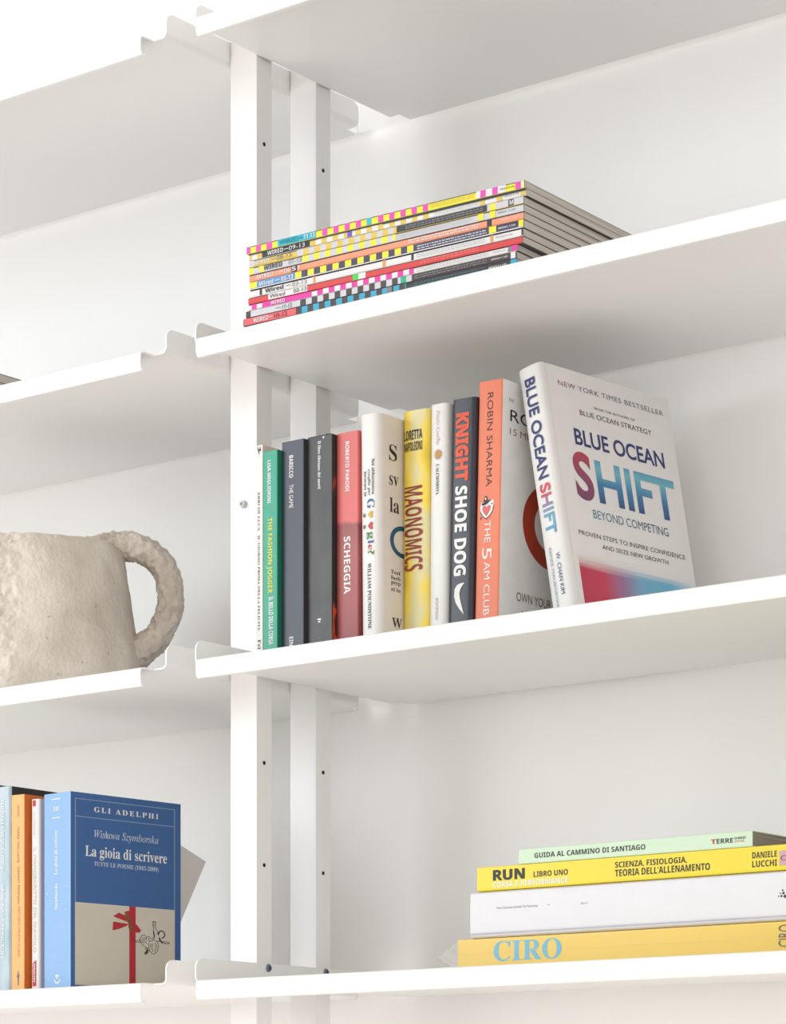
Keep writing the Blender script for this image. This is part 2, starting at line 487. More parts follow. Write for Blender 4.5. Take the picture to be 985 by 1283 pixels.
# 2 green
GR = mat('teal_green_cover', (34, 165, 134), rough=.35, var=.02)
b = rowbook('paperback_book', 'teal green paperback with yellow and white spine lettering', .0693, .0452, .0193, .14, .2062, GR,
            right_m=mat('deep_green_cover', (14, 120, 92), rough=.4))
p = lambda y: (y - 566) * KZ
b.spine('LISA MIGLIORINI', p(577.5), p(630.5), .0062, .0106, WHITE, style='bold')
YEL = mat('yellow_ink', (238, 226, 60), rough=.5)
b.spine('THE FASHION JOGGER', p(649), p(742.5), .0050, .0126, YEL, style='bold')
b.spine('IL BELLO DELLA CORSA', p(747), p(806), .0078, .0136, WHITE, style='bold')

# 3 navy
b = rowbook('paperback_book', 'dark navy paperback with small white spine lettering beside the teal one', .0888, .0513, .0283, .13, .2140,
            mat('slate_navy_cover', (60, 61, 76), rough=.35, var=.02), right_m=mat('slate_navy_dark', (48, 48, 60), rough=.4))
p = lambda y: (y - 553) * KZ
b.spine('BARICCO', p(571), p(598.5), .0098, .0150, WHITE, style='bold')
b.spine('THE GAME', p(607), p(636), .0098, .0150, WHITE, style='sans')
b.spine('EIN', p(795), p(806), .0100, .0150, WHITE, style='bold')

# 4 charcoal
b = rowbook('paperback_book', 'thick charcoal paperback with worn top edge and thin white title', .1173, .0565, .0318, .135, .2148,
            noise_mat('charcoal_cover', [(.3, (60, 59, 59)), (.7, (78, 76, 75))], 30, .4), right_m=noise_mat('charcoal_front_cover', [(.5, (34, 28, 28)), (.62, (44, 34, 32)), (.66, (150, 62, 34))], 45, .4, (1, 1, .35)))
p = lambda y: (y - 547) * KZ
b.spine('Il libro tibetano dei morti', p(553), p(612), .0138, .0178, WHITE, style='serif')
b.spine(shape_geo([[(0, 0), (1, .5), (0, 1)]]), p(548.5), p(551.5), .0195, .0225, WHITE, name='emblem')
b.spine(shape_geo([[(0, 0), (.4, 0), (.4, 1), (0, 1)], [(.6, .2), (1, .2), (1, .8), (.6, .8)]]), p(771), p(776), .0135, .0180, WHITE, name='emblem')
b.spine('Oscar', p(795), p(814), .0145, .0185, GREYINK, style='sans')
bmx = bmesh.new()
for i in range(16):     # worn nicks along the top of the spine
    x = .002 + i * .0018; hh = .0006 + .0012 * random.random()
    box(bmx, x, x + .0014, -.0002, .0006, .2148 - .0004, .2148 + hh * .5)
from_bm('worn_edge', bmx, mat('worn_card', (52, 50, 50)), b.root)
FL = mat('flame_orange_print', (214, 84, 40))
b.side(shape_geo([[(0, .1), (.5, .3), (.3, .55), (.9, .8), (.5, .85), (.2, .98), (0, .8)], [(.1, .0), (.9, .05), (.95, .2), (.4, .25)]]), .001, .0078, .164, .208, FL, name='flame_print')

# 5 salmon
RT = ramp_mat('salmon_photo_cover', 2, [(0, (146, 64, 66)), (.045, (172, 84, 84)), (.095, (176, 92, 92)), (.125, (158, 78, 80)), (.128, (226, 112, 108)), (.215, (222, 108, 104))], rough=.4, warp=.012, wscale=45)
b = rowbook('paperback_book', 'salmon red paperback with bold white lettering and mountain print low down', .1493, .0637, .0268, .13, .2155, RT)
p = lambda y: (y - 541.5) * KZ
b.spine('ROBERTO PARODI', p(553), p(614), .0110, .0158, WHITE, style='bold')
b.spine('SCHEGGIA', p(669), p(739), .0090, .0172, WHITE, style='bold')

# 6 white with coloured letters
WJ = mat('white_dust_jacket', (243, 241, 238), rough=.35, var=.01, bump=.02)
b = rowbook('hardback_book', 'white hardback with multicoloured serif letters on its rounded spine', .1784, .0639, .0254, .15, .2285, WJ, tilt=-.55, sag=.0015, rad=.006, board=.002, over=.003,
            right_m=mat('white_jacket_front', (246, 238, 229), rough=.35))
p = lambda y: (y - 518.5) * KZ
SER = dict(style='serif')
b.spine('Sei abbastanza', p(574), p(617), .0165, .0200, INK, **SER)
b.spine('sveglio per', p(586), p(618), .0112, .0150, INK, **SER)
b.spine('lavorare in', p(588), p(618), .0068, .0104, INK, **SER)
BL = mat('blue_ink', (42, 110, 165)); GN = mat('green_ink', (62, 140, 72)); RD = mat('rose_ink', (208, 70, 90)); YE = mat('mustard_ink', (224, 186, 72))
b.spine('G', p(622), p(634), .0106, .0192, BL, style='serif')
heart = [(.5, 0), (1, .55), (.95, .85), (.75, 1), (.5, .8), (.25, 1), (.05, .85), (0, .55)]
b.spine((heart, [tuple(range(8))]), p(636.5), p(645.5), .0112, .0176, YE, name='emblem')
b.spine((heart, [tuple(range(8))]), p(650), p(659.5), .0112, .0176, RD, name='emblem')
for yy in (641, 655):
    b.spine(([(.5 + .5 * cos(i * pi / 5), .5 + .5 * sin(i * pi / 5)) for i in range(10)], [tuple(range(10))]), p(yy - 2.6), p(yy + 2.6), .0050, .0084, GREYINK, name='emblem')
b.spine('g', p(662), p(671), .0092, .0168, GN, style='serif')
b.spine('l', p(672), p(676.5), .0112, .0182, BL, style='serif')
b.spine('e', p(677.5), p(684), .0112, .0158, RD, style='serif')
b.spine('?', p(684.5), p(690), .0110, .0188, GN, style='serif')
b.spine('WILLIAM POUNDSTONE', p(700), p(780), .0105, .0148, INK, **SER)
b.side('S', .0145, .0270, p(553), p(573), INK, **SER)
b.side('sv', .0145, .0290, p(591), p(603), INK, **SER)
b.side('la', .0150, .0300, p(618), p(636), INK, **SER)
b.side(shape_geo(ring(.5, .5, .36, .5, 60, 300)), .0150, .0560, p(650), p(689), mat('teal_blue_ink', (28, 96, 128)), name='printed_letter')
for i in range(4):
    b.side(('Test', 'furb', 'prep', 'al la')[i], .0160, .0310, p(706 + i * 7), p(711 + i * 7), INK, **SER)
b.side('W', .0170, .0330, p(764), p(776), INK, **SER)

# 7 yellow
YM = noise_mat('yellow_painted_jacket', [(.38, (238, 204, 52)), (.52, (240, 214, 84)), (.62, (244, 234, 178))], 26, .4, (1, 1, .45), (.3, 0, .42))
b = rowbook('hardback_book', 'yellow hardback with pale brushed patches and wavy dark red capitals', .2045, .0978, .0326, .15, .2345, YM, sag=.0016, rad=.005, board=.002, over=.003)
p = lambda y: (y - 515.5) * KZ
b.spine('LORETTA', p(539.5), p(551.5), .0030, .0258, INK, mode='h', style='bold')
b.spine('NAPOLEONI', p(554), p(565), .0030, .0258, INK, mode='h', style='bold')
vs, fs = text_geo('MAONOMICS', 'bold', .0)
vs = [(u, v + .07 * sin(u * 15) * (v - .5)) for u, v in vs]
b.spine((vs, fs), p(608), p(711), .0040, .0258, mat('brick_red_ink', (158, 62, 48)))

# 8 slim white, sun emblem
b = rowbook('hardback_book', 'slim white book with a small golden sun emblem on its spine', .2375, .0984, .0212, .14, .2362, WJ, tilt=.5, sag=.0012, rad=.004)
p = lambda y: (y - 507) * KZ
b.spine('Paulo Coelho', p(515), p(557), .0088, .0134, mat('rose_grey_ink', (214, 160, 162)), style='ital')
sun = []
for i in range(16):
    a = 2 * pi * i / 16
    sun.append([(.5 + .26 * cos(a - .16), .5 + .26 * sin(a - .16)), (.5 + .5 * cos(a), .5 + .5 * sin(a)), (.5 + .26 * cos(a + .16), .5 + .26 * sin(a + .16))])
sun.append(disc(.5, .5, .27))
b.spine(shape_geo(sun), p(561), p(576), .0052, .0172, mat('sun_gold_ink', (206, 150, 84)), name='emblem')
b.spine("L'ALCHIMISTA", p(580), p(617), .0088, .0124, INK, style='serif')
b.spine('BOMPIANI', p(742), p(768), .0090, .0124, mat('pale_rose_ink', (196, 176, 178)), style='sans')

# 9 dark navy with orange/white
b = rowbook('hardback_book', 'black-navy book with heavy orange and white capitals down the spine', .2604, .1014, .0286, .14, .2375,
            mat('blue_black_cover', (46, 47, 60), rough=.33, var=.02), tilt=1.3, sag=.0010, rad=.003)
p = lambda y: (y - 500.5) * KZ
b.spine('KNIGHT', p(518), p(600), .0058, .0218, mat('coral_ink', (236, 92, 56)), style='bold', off=.035)
b.spine('SHOE DOG', p(606), p(714), .0064, .0212, WHITE, style='bold', off=.02)
b.spine(([(.02,.96),(.03,.6),(.07,.30),(.18,.08),(.40,.03),(.62,.20),(.80,.50),(1,.93),(.76,.76),(.51,.58),(.33,.52),(.20,.60),(.10,.78)], [tuple(range(13))]), p(722), p(761), .0070, .0205, WHITE, name='emblem')
b.spine(shape_geo([[(0, 0), (1, 0), (1, .08), (0, .08)], [(0, .92), (1, .92), (1, 1), (0, 1)], [(0, 0), (.1, 0), (.1, 1), (0, 1)], [(.3, .3), (1, .3), (1, .38), (.3, .38)]]), p(774), p(786), .0075, .0195, mat('dusty_rose_ink', (170, 130, 140)), name='emblem')

# 10 orange
OR = noise_mat('orange_cover', [(.3, (240, 124, 84)), (.7, (246, 132, 92))], 20, .4)
b = rowbook('paperback_book', 'tall orange paperback with a heart emblem on its spine, white front cover', .2893, .1053, .0286, .155, .2508, OR, tilt=1.35, rad=.002,
            right_m=mat('grey_white_front_cover', (250, 249, 247), rough=.4))
p = lambda y: (y - 477.5) * KZ
DKT = mat('dark_brown_ink', (78, 48, 42))
b.spine('ROBIN SHARMA', p(492), p(604), .0108, .0178, DKT, style='sans')
b.spine('THE', p(645), p(671), .0104, .0172, WHITE, style='sans')
b.spine('5', p(677), p(691), .0080, .0190, WHITE, style='sans')
b.spine('AM CLUB', p(694), p(758), .0104, .0176, WHITE, style='sans')
shield = [(.46, 0), (.70, .12), (.90, .32), (1, .60), (.98, .84), (.80, .80), (.60, .72), (.42, .70), (.25, .74), (.08, .74), (0, .50), (.08, .28), (.25, .10)]
ht = [(.47, .10), (.62, .22), (.76, .38), (.80, .50), (.76, .58), (.66, .60), (.56, .57), (.49, .50), (.42, .57), (.31, .59), (.20, .55), (.17, .44), (.22, .32), (.34, .20)]
b.spine(shape_geo([shield]), p(616), p(642), .0045, .0205, WHITE, mode='h', name='emblem')
b.spine(shape_geo([ht]), p(616), p(642), .0045, .0205, mat('pink_ink', (226, 112, 112)), mode='h', name='emblem', eps=.0004)
dog = [(.10, .64), (.16, .72), (.30, .73), (.28, .86), (.32, .98), (.42, 1.04), (.52, .98), (.55, .86), (.62, .80), (.78, .86), (.74, .78), (.58, .68), (.40, .62), (.22, .60)]
b.spine(shape_geo([dog, disc(.88, .64, .045, 8)] + stroke([(.46, -.02), (.72, .10), (.93, .32), (1.02, .58)], .035) + stroke([(.46, -.02), (.22, .10), (.04, .30)], .035) + [[(.02, .0), (.10, .10), (.14, .06), (.08, -.04)]]),
        p(616), p(642), .0045, .0205, INK, mode='h', name='emblem', eps=.0005)
b.spine(shape_geo([disc(.42, .90, .06, 8)]), p(616), p(642), .0045, .0205, WHITE, mode='h', name='emblem', eps=.0007)
# its front cover, partly behind the leaning book
b.side('THE', .010, .0190, p(498), p(502), GREYINK, style='sans')
b.side('ROBIN', .0130, .0960, p(511), p(525), INK, style='sans')
b.side('15 MILLION', .0130, .0860, p(533), p(541), mat('rose_brown_ink', (180, 120, 110)), style='sans')
RC = mat('rust_red_print', (190, 62, 30), rough=.35)
b.side(shape_geo(ring(.5, .5, .3, .5, 0, 360, 40)), .0370, .137, p(586), p(690), RC, name='printed_ring')
b.side(shape_geo([disc(.5, .5, .3, 30)]), .0370, .137, p(586), p(690), WHITE, name='printed_disc')
b.side('OWN YOUR MORNING', .0290, .140, p(726), p(737), BROWN, style='sans')
b.side('ELEVATE YOUR LIFE', .0380, .135, p(748), p(760), BROWN, style='sans')

# 11 the leaning white hardback
BH, BW, BD = .2640, .0300, .194
b = Book('hardback_book', 'white hardback leaning left against the orange paperback, red-to-blue capitals on its cover', BW, BD, BH, WJ,
         sag=.0022, rad=.004, board=.0024, over=.003, hinge=1, loc=(.3716, .1205, ZC + .0004), rot=(0, R(-10.5), R(-6.3)), group=ROW,
         pages=((236, 232, 224), 'white'), right_m=mat('white_jacket_face', (250, 247, 245), rough=.35, var=.01))
ks = BH / 327.0
b.spine('BLUE OCEAN', .0120, .1130, .0085, .0215, NAVY, style='sans', off=.02)
SH = ramp_mat('red_to_blue_ink', 2, [(BH - .170, (60, 130, 190)), (BH - .155, (90, 190, 215)), (BH - .14, (130, 130, 170)), (BH - .125, (222, 60, 76))])
b.spine('SHIFT', .1180, .1680, .0085, .0215, SH, style='sans', off=.02)
b.spine('W. CHAN KIM', .1880, .2290, .0165, .0210, NAVY, style='sans')
b.spine('RENÉE MAUBORGNE', .1810, .2420, .0085, .0125, mat('soft_blue_ink', (150, 160, 196)), style='sans')
def cv(text, a0, a1, bc, hp, m, eps=.00022, **k):
    return b.side(text, a0 * BD, a1 * BD, (bc - hp / 2) * ks, (bc + hp / 2) * ks, m, eps=eps, **k)
RB = ramp_mat('dark_red_to_navy_ink', 1, [(.02, (170, 60, 76)), (.055, (110, 80, 110)), (.10, (70, 88, 120)), (.19, (110, 100, 118))])
cv('NEW YORK TIMES BESTSELLER', .11, .94, 21, 6.5, RB, style='sans', space=1.1)
cv('FROM THE AUTHORS OF', .368, .691, 41.3, 3.2, INK, style='sans')
cv('BLUE OCEAN STRATEGY', .249, .816, 52, 6.6, INK, style='sans')
cv('BLUE OCEAN', .179, .889, 85, 21, NAVY, style='sans', off=.02)
SR = ramp_mat('crimson_to_plum_ink', 2, [(BH - 168 * ks, (128, 62, 110)), (BH - 135 * ks, (150, 66, 100)), (BH - 104 * ks, (196, 60, 80))])
cv('S', .135, .275, 134.5, 61, SR, style='sans', off=.03)
HB = ramp_mat('pale_to_deep_blue_ink', 1, [(.05, (130, 150, 178)), (.08, (120, 186, 204)), (.13, (84, 170, 204)), (.19, (48, 112, 170))])
HB2 = ramp_mat('sky_to_deep_blue_ink', 2, [(BH - 165 * ks, (36, 76, 136)), (BH - 140 * ks, (58, 134, 184)), (BH - 120 * ks, (120, 196, 214)), (BH - 108 * ks, (96, 168, 202))], warp=.01, wscale=60)
cv('HIFT', .306, .939, 136.5, 54, HB2, style='sans', off=.025)
cv('BEYOND COMPETING', .238, .833, 180, 11, ramp_mat('teal_navy_ink', 1, [(.04, (60, 130, 160)), (.16, (44, 70, 118))]), style='sans')
cv('PROVEN STEPS TO INSPIRE CONFIDENCE', .102, .945, 208, 5.8, INK, style='sans')
cv('AND SEIZE NEW GROWTH', .272, .796, 220, 5.6, INK, style='sans')
def band_mat():
    m = bpy.data.materials.new('red_blue_brush_band'); m.use_nodes = True; nt = m.node_tree
    bb = nt.nodes['Principled BSDF']; bb.inputs['Roughness'].default_value = .35
    tc = nt.nodes.new('ShaderNodeTexCoord'); sp = nt.nodes.new('ShaderNodeSeparateXYZ'); nt.links.new(tc.outputs['Object'], sp.inputs[0])
    r = nt.nodes.new('ShaderNodeValToRGB'); cr = r.color_ramp; mr = nt.nodes.new('ShaderNodeMapRange')
    mr.inputs[1].default_value = 0; mr.inputs[2].default_value = BD; nt.links.new(sp.outputs[1], mr.inputs[0])
    cols = [(0, (176, 24, 60)), (.25, (196, 44, 78)), (.4, (150, 110, 150)), (.55, (110, 170, 200)), (.8, (96, 176, 210)), (1, (186, 208, 220))]
    cr.elements[0].color = list(lin(cols[0][1])) + [1]; cr.elements[1].color = list(lin(cols[-1][1])) + [1]
    for p_, c_ in cols[1:-1]:
        e = cr.elements.new(p_); e.color = list(lin(c_)) + [1]
    nt.links.new(mr.outputs[0], r.inputs[0])
    # fade at the upper edge of the brush stroke, with streaks along it
    mp = nt.nodes.new('ShaderNodeMapping'); mp.inputs['Scale'].default_value = (1, 8, 260); nt.links.new(tc.outputs['Object'], mp.inputs[0])
    mp.inputs['Rotation'].default_value = (R(-8), 0, 0)
    n = nt.nodes.new('ShaderNodeTexNoise'); n.inputs['Scale'].default_value = 1; nt.links.new(mp.outputs[0], n.inputs['Vector'])
    ma = nt.nodes.new('ShaderNodeMath'); ma.operation = 'MULTIPLY_ADD'; ma.inputs[1].default_value = .010
    nt.links.new(n.outputs['Fac'], ma.inputs[0]); nt.links.new(sp.outputs[2], ma.inputs[2])
    f = nt.nodes.new('ShaderNodeMapRange'); f.inputs[1].default_value = BH - 252 * ks + .005; f.inputs[2].default_value = BH - 238 * ks + .005
    nt.links.new(ma.outputs[0], f.inputs[0])
    mx = nt.nodes.new('ShaderNodeMix'); mx.data_type = 'RGBA'
    nt.links.new(f.outputs[0], mx.inputs[0]); nt.links.new(r.outputs[0], mx.inputs[6]); mx.inputs[7].default_value = [v * .80 for v in lin((250, 247, 245))] + [1]
    nt.links.new(mx.outputs[2], bb.inputs['Base Color'])
    return m
b.side(([(0, 0), (1, 0), (1, 1), (0, 1)], [(0, 1, 2, 3)]), .0135, BD - .0005, 234 * ks, 326.5 * ks, band_mat(), name='printed_band', eps=.00012)
cv('W. CHAN KIM', .16, .62, 300, 16, WHITE, style='bold')

# ------------------------------------------------------------------ magazines on the second shelf
ZB = 2 * PITCH + .0002
MAGL = .3255; KM = MAGL / 348.0
C = dict(mag=(236, 70, 190), yel=(246, 238, 40), cya=(20, 188, 214), blk=(30, 28, 32), wht=(238, 236, 236), gold=(232, 200, 84), gry=(206, 206, 210),
         orn=(248, 160, 122), nav=(62, 54, 92), blu=(96, 160, 220), red=(222, 56, 58), sal=(238, 92, 100), dkb=(66, 48, 50), grn=(20, 222, 60),
         tea=(20, 180, 140), pin=(245, 130, 120), lil=(120, 80, 200), ora=(236, 160, 90), lgr=(214, 214, 220), hot=(240, 30, 170), dgr=(48, 48, 50), pale=(240, 240, 170), dk2=(40, 52, 58))
def cm(k): return mat('print_' + k, C[k], rough=.4, var=.01)
def pat(x0, x1, a, b_, first, period=14.0, special=None):
    """alternating printed blocks between photographed positions x0 and x1"""
    out = []; x = x0; i = 0
    while x < x1 - 1:
        c = (a, b_)[(i + first) % 2]
        e = min(x + period / 2, x1)
        out.append((x, e, c)); x = e; i += 1
    for s_ in (special or []): out.append(s_)
    return out
MAGS = [  # left px, right px, base, blocks, texts(x0,x1,str,colour,style), faint print (x0,x1,colour)
 (309, 657, 'yel', [(309,314,'mag'),(321,327,'mag'),(334,341,'mag'),(348,396,'cya')] + [(x, x+6.3, 'mag') for x in (404,418,432,446)] + [(459.5,465.5,'cya')] + [(x, x+6.3,'mag') for x in (474,488,502,516,530)] + [(597,602,'wht'),(602,609,'mag'),(609,617,'wht'),(617,624,'mag'),(624,634,'wht'),(646,653,'mag'),(653,657,'pale')],
    [(350,374,'WIRED','tea2','sans'),(375,380,'—','tea2','bold'),(381,395,'11-13','wht','bold'),(627,645,'MENSILE € 3,00','dgr','sans')], [(540,594,'gold')]),
 (312, 659, 'wht', [(312,315,'gold'),(322,328,'gold'),(328,388,'blk')] + pat(388,545,'gold','wht',0,14.2,[(435,441,'lil')]) + [(601,607,'gold'),(622,629,'gold'),(652,658,'gold')],
    [(335,355,'WIRED','wht','bold'),(356,361,'—','wht','bold'),(362,382,'09-13','wht','sans'),(632,650,'MENSILE € 3,00','gry2','sans')], [(546,600,'gry')]),
 (312, 656, 'gold', [(312,318,'lgr'),(372,380,'lgr')] + pat(380,497,'gold','lgr',0,14.2) + [(497,612,'dgr'),(612,637,'lgr'),(615,622,'yel'),(610.5,637,'lgr'),(614,621,'yel'),(628,637,'lgr'),(637,644,'dgr'),(644,662,'lgr')],
    [(318,338,'WIRED','wht','bold'),(340,346,'—','gry2','sans'),(347,365,'08-13','gry2','sans'),(639,643.6,'M','wht','bold')], [(508,605,'gry2')]),
 (312, 656, 'lgr', [(312,318,'yel'),(325,331,'yel')] + pat(379,496,'yel','lgr',0,14.2) + [(599,606,'yel'),(614,621,'yel')],
    [(331,354,'WIRED','blk','bold'),(362,378,'07-13','gry2','sans'),(624,646,'MENSILE - € 3,00','dgr','sans')], [(498,592,'gry')]),
 (312, 656, 'orn', [(365,372,'blk'),(610,616,'blk')],
    [(322,343,'WIRED','wht','bold'),(350,355,'—','wht','bold'),(356,364,'06','wht','sans'),(366,371,'S','wht','bold'),(373,376,'3','wht','sans'),(628,650,'MENSILE - € 3,00','wht','sans')], [(512,600,'wht')]),
 (313, 656, 'nav', [(313,322,'yel'),(322,370,'blu')] + pat(370,521,'yel','nav',0,15.6) + [(521,613,'nav'),(613,622,'yel'),(650,656,'yel')],
    [(325,343,'Wired','wht','bold'),(345,351,'—','wht','bold'),(353,368,'05-13','wht','bold'),(625,646,'MENSILE | € 3,00','wht','bold')], [(523,610,'gry')]),
 (313, 655, 'wht', [(325,328,'blk'),(392,395,'ora'),(479,483,'ora'),(515,518,'blk'),(614,618,'ora'),(653,655,'dgr')],
    [(332,355,'Wired','blk','bold'),(358,364,'—','gry2','bold'),(366,384,'03-13','gry2','sans'),(621,642,'MENSILE € 3,00','gry2','sans')], [(522,608,'gry')]),
 (311, 655, 'red', [(336,385,'wht'),(442,449,'grn'),(449,458,'wht')],
    [(338,357,'Wired','dgr','sans'),(368,384,'02-13','dgr','sans')], [(527,600,'pin')]),
 (311, 648, 'wht', [(315,321,'hot'),(328,390,'hot')] + pat(397,518,'hot','wht',0,14.4) + [(636,641,'gry2'),(641,648,'hot')],
    [(339,357,'WIRED','wht','bold'),(618,633,'MENSILE € 3,00','gry2','sans')], [(522,612,'gry')]),
 (308, 647, 'dkb', [(308,314,'dkb'),(314,376,'lgr')] + pat(376,505,'dkb','lgr',0,14.4) + [(502,509,'tea'),(509,516,'lgr'),(640,646,'wht')],
    [(346,352,'—','gry2','sans'),(354,366,'11-12','dgr','sans'),(616,636,'MENSILE | € 3,00','wht','bold')], [(520,610,'gry2')]),
 (305, 648, 'dk2', [(306,371,'sal')] + pat(371,509,'dkb','cya2',0,14.4) + [(485,491,'gry2'),(640,648,'cya2')],
    [(318,337,'WIRED','wht','bold'),(338,342,'—','wht','sans'),(344,360,'10-12','dkb','sans'),(613,635,'MENSILE € 3,00','wht','bold')], [(520,608,'tea3')]),
]
C['cya2'] = (30, 176, 214); C['gry2'] = (130, 130, 134); C['tea2'] = (16, 120, 138); C['tea3'] = (60, 110, 120)
MGNAMES = ['pink and yellow checked spine, topmost of the magazine stack', 'black strip above a gold-white checked spine, second from the stack top',
 'gold spine with a long black band, third from the stack top', 'pale grey spine with yellow blocks, fourth from the stack top',
 'plain peach-orange spine in the middle of the stack', 'yellow and navy checked spine beneath the peach-orange one', 'plain white spine with tiny orange marks',
 'plain red spine with one green block', 'hot pink and white checked spine', 'dark brown and white checked spine, second from the stack bottom', 'cyan and black checked spine, lowest of the magazine stack']
PG = ((204, 198, 190), 'grey_glossy')
th = [.0094, .0088, .0088, .0088, .0090, .0098, .0092, .0082, .0076, .0088, .0094]
tot = sum(th); th = [t * .0775 / tot for t in th]
z = ZB
org = Vector((.0858, .0022, 0)); dirx = Vector((cos(R(1.93)), sin(R(1.93)), 0)); diry = Vector((-sin(R(1.93)), cos(R(1.93)), 0))
for i in range(10, -1, -1):
    lpx, rpx, base, blocks, texts, faint = MAGS[i]
    mx = lambda px: along(px, org.x, org.y, dirx.x, dirx.y)
    sl = mx(lpx); L = mx(rpx) - sl
    t = th[i] - .0002
    yo = (0, .0006, .0002, 0, .0004, 0, .0006, .0002, .0008, .0003, 0)[i]
    # lying flat: local z runs back towards the left end, local x points up
    p0 = org + dirx * (sl + L) + diry * yo
    bk = Book('magazine', 'flat magazine with ' + MGNAMES[i], t, .208, L, cm(base), rad=.0006, board=.00035, over=0, pages=PG,
              loc=(p0.x, p0.y, z), rot=(0, R(-90), R(1.93)), group='stacked magazines', cat='magazine', n=4, right_m=mat('glossy_back_cover', (70, 68, 66), rough=.4), cap_m=mat('trimmed_cover_edge', ((96, 92, 90), (150, 146, 142))[i % 2], rough=.6) if i % 2 else mat('trimmed_cover_edge_dark', (90, 86, 84), rough=.6))
    z += th[i]
    # printed blocks
    bm = bmesh.new(); ml = []
    def quad(s0, s1, v0, v1, key, e=.00012):
        if key not in ml: ml.append(key)
        vs_ = [bm.verts.new((v0 if q in (0, 3) else v1, -e, L - (s0 if q in (0, 1) else s1))) for q in range(4)]
        bm.faces.new(vs_).material_index = ml.index(key)
    lo, hi = .0004, t - .0004
    if i == 5: lo = .0012
    for n_, (x0, x1, c) in enumerate(blocks):
        s0, s1 = max(0, mx(x0) - sl), min(L, mx(x1) - sl)
        if s1 > s0: quad(s0, s1, lo, hi, c, .00010 + n_ * .000008)
    if i == 1: quad(0, L * .5, t * .78, t, 'blk', .0006); quad(L * .5, L, t * .66, t, 'blk', .0006)
    if i == 5: quad(0, L, 0, .0009, 'wht', .0002)
    for (x0, x1, c) in faint:
        s0, s1 = mx(x0) - sl, mx(x1) - sl; rng = random.Random(i)
        for rr in range(2):
            s_ = s0
            while s_ < s1:
                l_ = rng.uniform(.0012, .005); quad(s_, min(s_ + l_, s1), t * (.28 + .3 * rr), t * (.42 + .3 * rr), c, .00045); s_ += l_ + rng.uniform(.0006, .0012)
    if ml:
        from_bm('spine_print', bm, [cm(q) for q in ml], bk.root)['kind'] = 'stuff'
    else: bm.free()
    for (x0, x1, s_, c, st) in texts:
        small = s_.startswith('MENS') or s_ == '—'
        a_, b_ = (.34, .62) if s_.startswith('MENS') else ((.46, .56) if s_ == '—' else (.20, .80))
        bk.spine(s_, mx(x0) - sl, mx(x1) - sl, t * a_, t * b_, cm(c), style=st, eps=.0007)

# sliver of a stack on the left shelf
z = ZB
for k, (dx, t, lab) in enumerate(((0, .0105, 'flat closed magazine with grey page edges, lower one at the left picture edge'), (-.0006, .0095, 'flat closed magazine with grey page edges, upper one at the left picture edge'))):
    Book('magazine', lab, t, .21, .28, cm('dgr'), board=.0004, pages=PG, loc=(-.2805 + dx, .014, z), rot=(0, R(-90), 0), group='magazines on the left shelf', cat='magazine', n=3, right_m=cm('dgr'))
    z += t + .0001

# ------------------------------------------------------------------ books flat on the lowest right shelf
ZD = .0002
KD = .0009665     # metres per photographed pixel along these spines
def flat(name, label, x0px, L, t, z, d, m, Y=.03, **k):
    X = along(x0px, 0, Y)
    bk = Book(name, label, t, d, L, m, loc=(X + L, Y, z), rot=(0, R(-90), 0), group='books lying flat at the bottom right', **k)
    return bk, (lambda x: along(x, X, Y - .001))
CY = mat('golden_yellow_cover', (244, 204, 40), rough=.3, var=.03, scale=18)
bk, q = flat('wrapped_book', 'yellow book with light blue capitals in clear plastic wrap, lowest of the flat books', 574, .42, .0270, ZD, .26, CY)
LB = mat('light_blue_ink', (92, 186, 220), rough=.4)
bk.spine('CIRO', q(618), q(703), .0050, .0240, LB, style='serif')
vs, fs = text_geo('CIRO', 'sans')
bk.spine(([(1 - v, u) for u, v in vs], fs), q(975), q(990), .0050, .0240, INK, eps=.0003)
# plastic wrap: a thin clear skin just off the book, with a crumpled tail at the left end
def plastic():
    m = bpy.data.materials.new('clear_shrink_wrap'); m.use_nodes = True; nt = m.node_tree; nt.nodes.clear()
    out = nt.nodes.new('ShaderNodeOutputMaterial'); tr = nt.nodes.new('ShaderNodeBsdfTransparent'); gl = nt.nodes.new('ShaderNodeBsdfPrincipled')
    gl.inputs['Base Color'].default_value = (.92, .92, .9, 1); gl.inputs['Roughness'].default_value = .18
    mx = nt.nodes.new('ShaderNodeMixShader'); fr = nt.nodes.new('ShaderNodeLayerWeight'); fr.inputs[0].default_value = .25
    tc = nt.nodes.new('ShaderNodeTexCoord'); n = nt.nodes.new('ShaderNodeTexNoise'); n.inputs['Scale'].default_value = 90; n.inputs['Detail'].default_value = 4
    mp = nt.nodes.new('ShaderNodeMapping'); mp.inputs['Scale'].default_value = (1, 1, .25)
    nt.links.new(tc.outputs['Object'], mp.inputs[0]); nt.links.new(mp.outputs[0], n.inputs['Vector'])
    bp = nt.nodes.new('ShaderNodeBump'); bp.inputs['Strength'].default_value = .8; bp.inputs['Distance'].default_value = .002
    nt.links.new(n.outputs['Fac'], bp.inputs['Height']); nt.links.new(bp.outputs[0], gl.inputs['Normal'])
    ma = nt.nodes.new('ShaderNodeMath'); ma.operation = 'MULTIPLY_ADD'; ma.inputs[1].default_value = .30; ma.inputs[2].default_value = .04
    nt.links.new(fr.outputs['Facing'], ma.inputs[0])
    nt.links.new(ma.outputs[0], mx.inputs[0]); nt.links.new(tr.outputs[0], mx.inputs[1]); nt.links.new(gl.outputs[0], mx.inputs[2])
    nt.links.new(mx.outputs[0], out.inputs['Surface'])
    return m
WRAP = plastic()
bm = bmesh.new()
g = .0006; H = bk.h; W = bk.w
def wr(y, lo, hi): return [bm.verts.new((lo, y, 0)), bm.verts.new((hi, y, 0))]
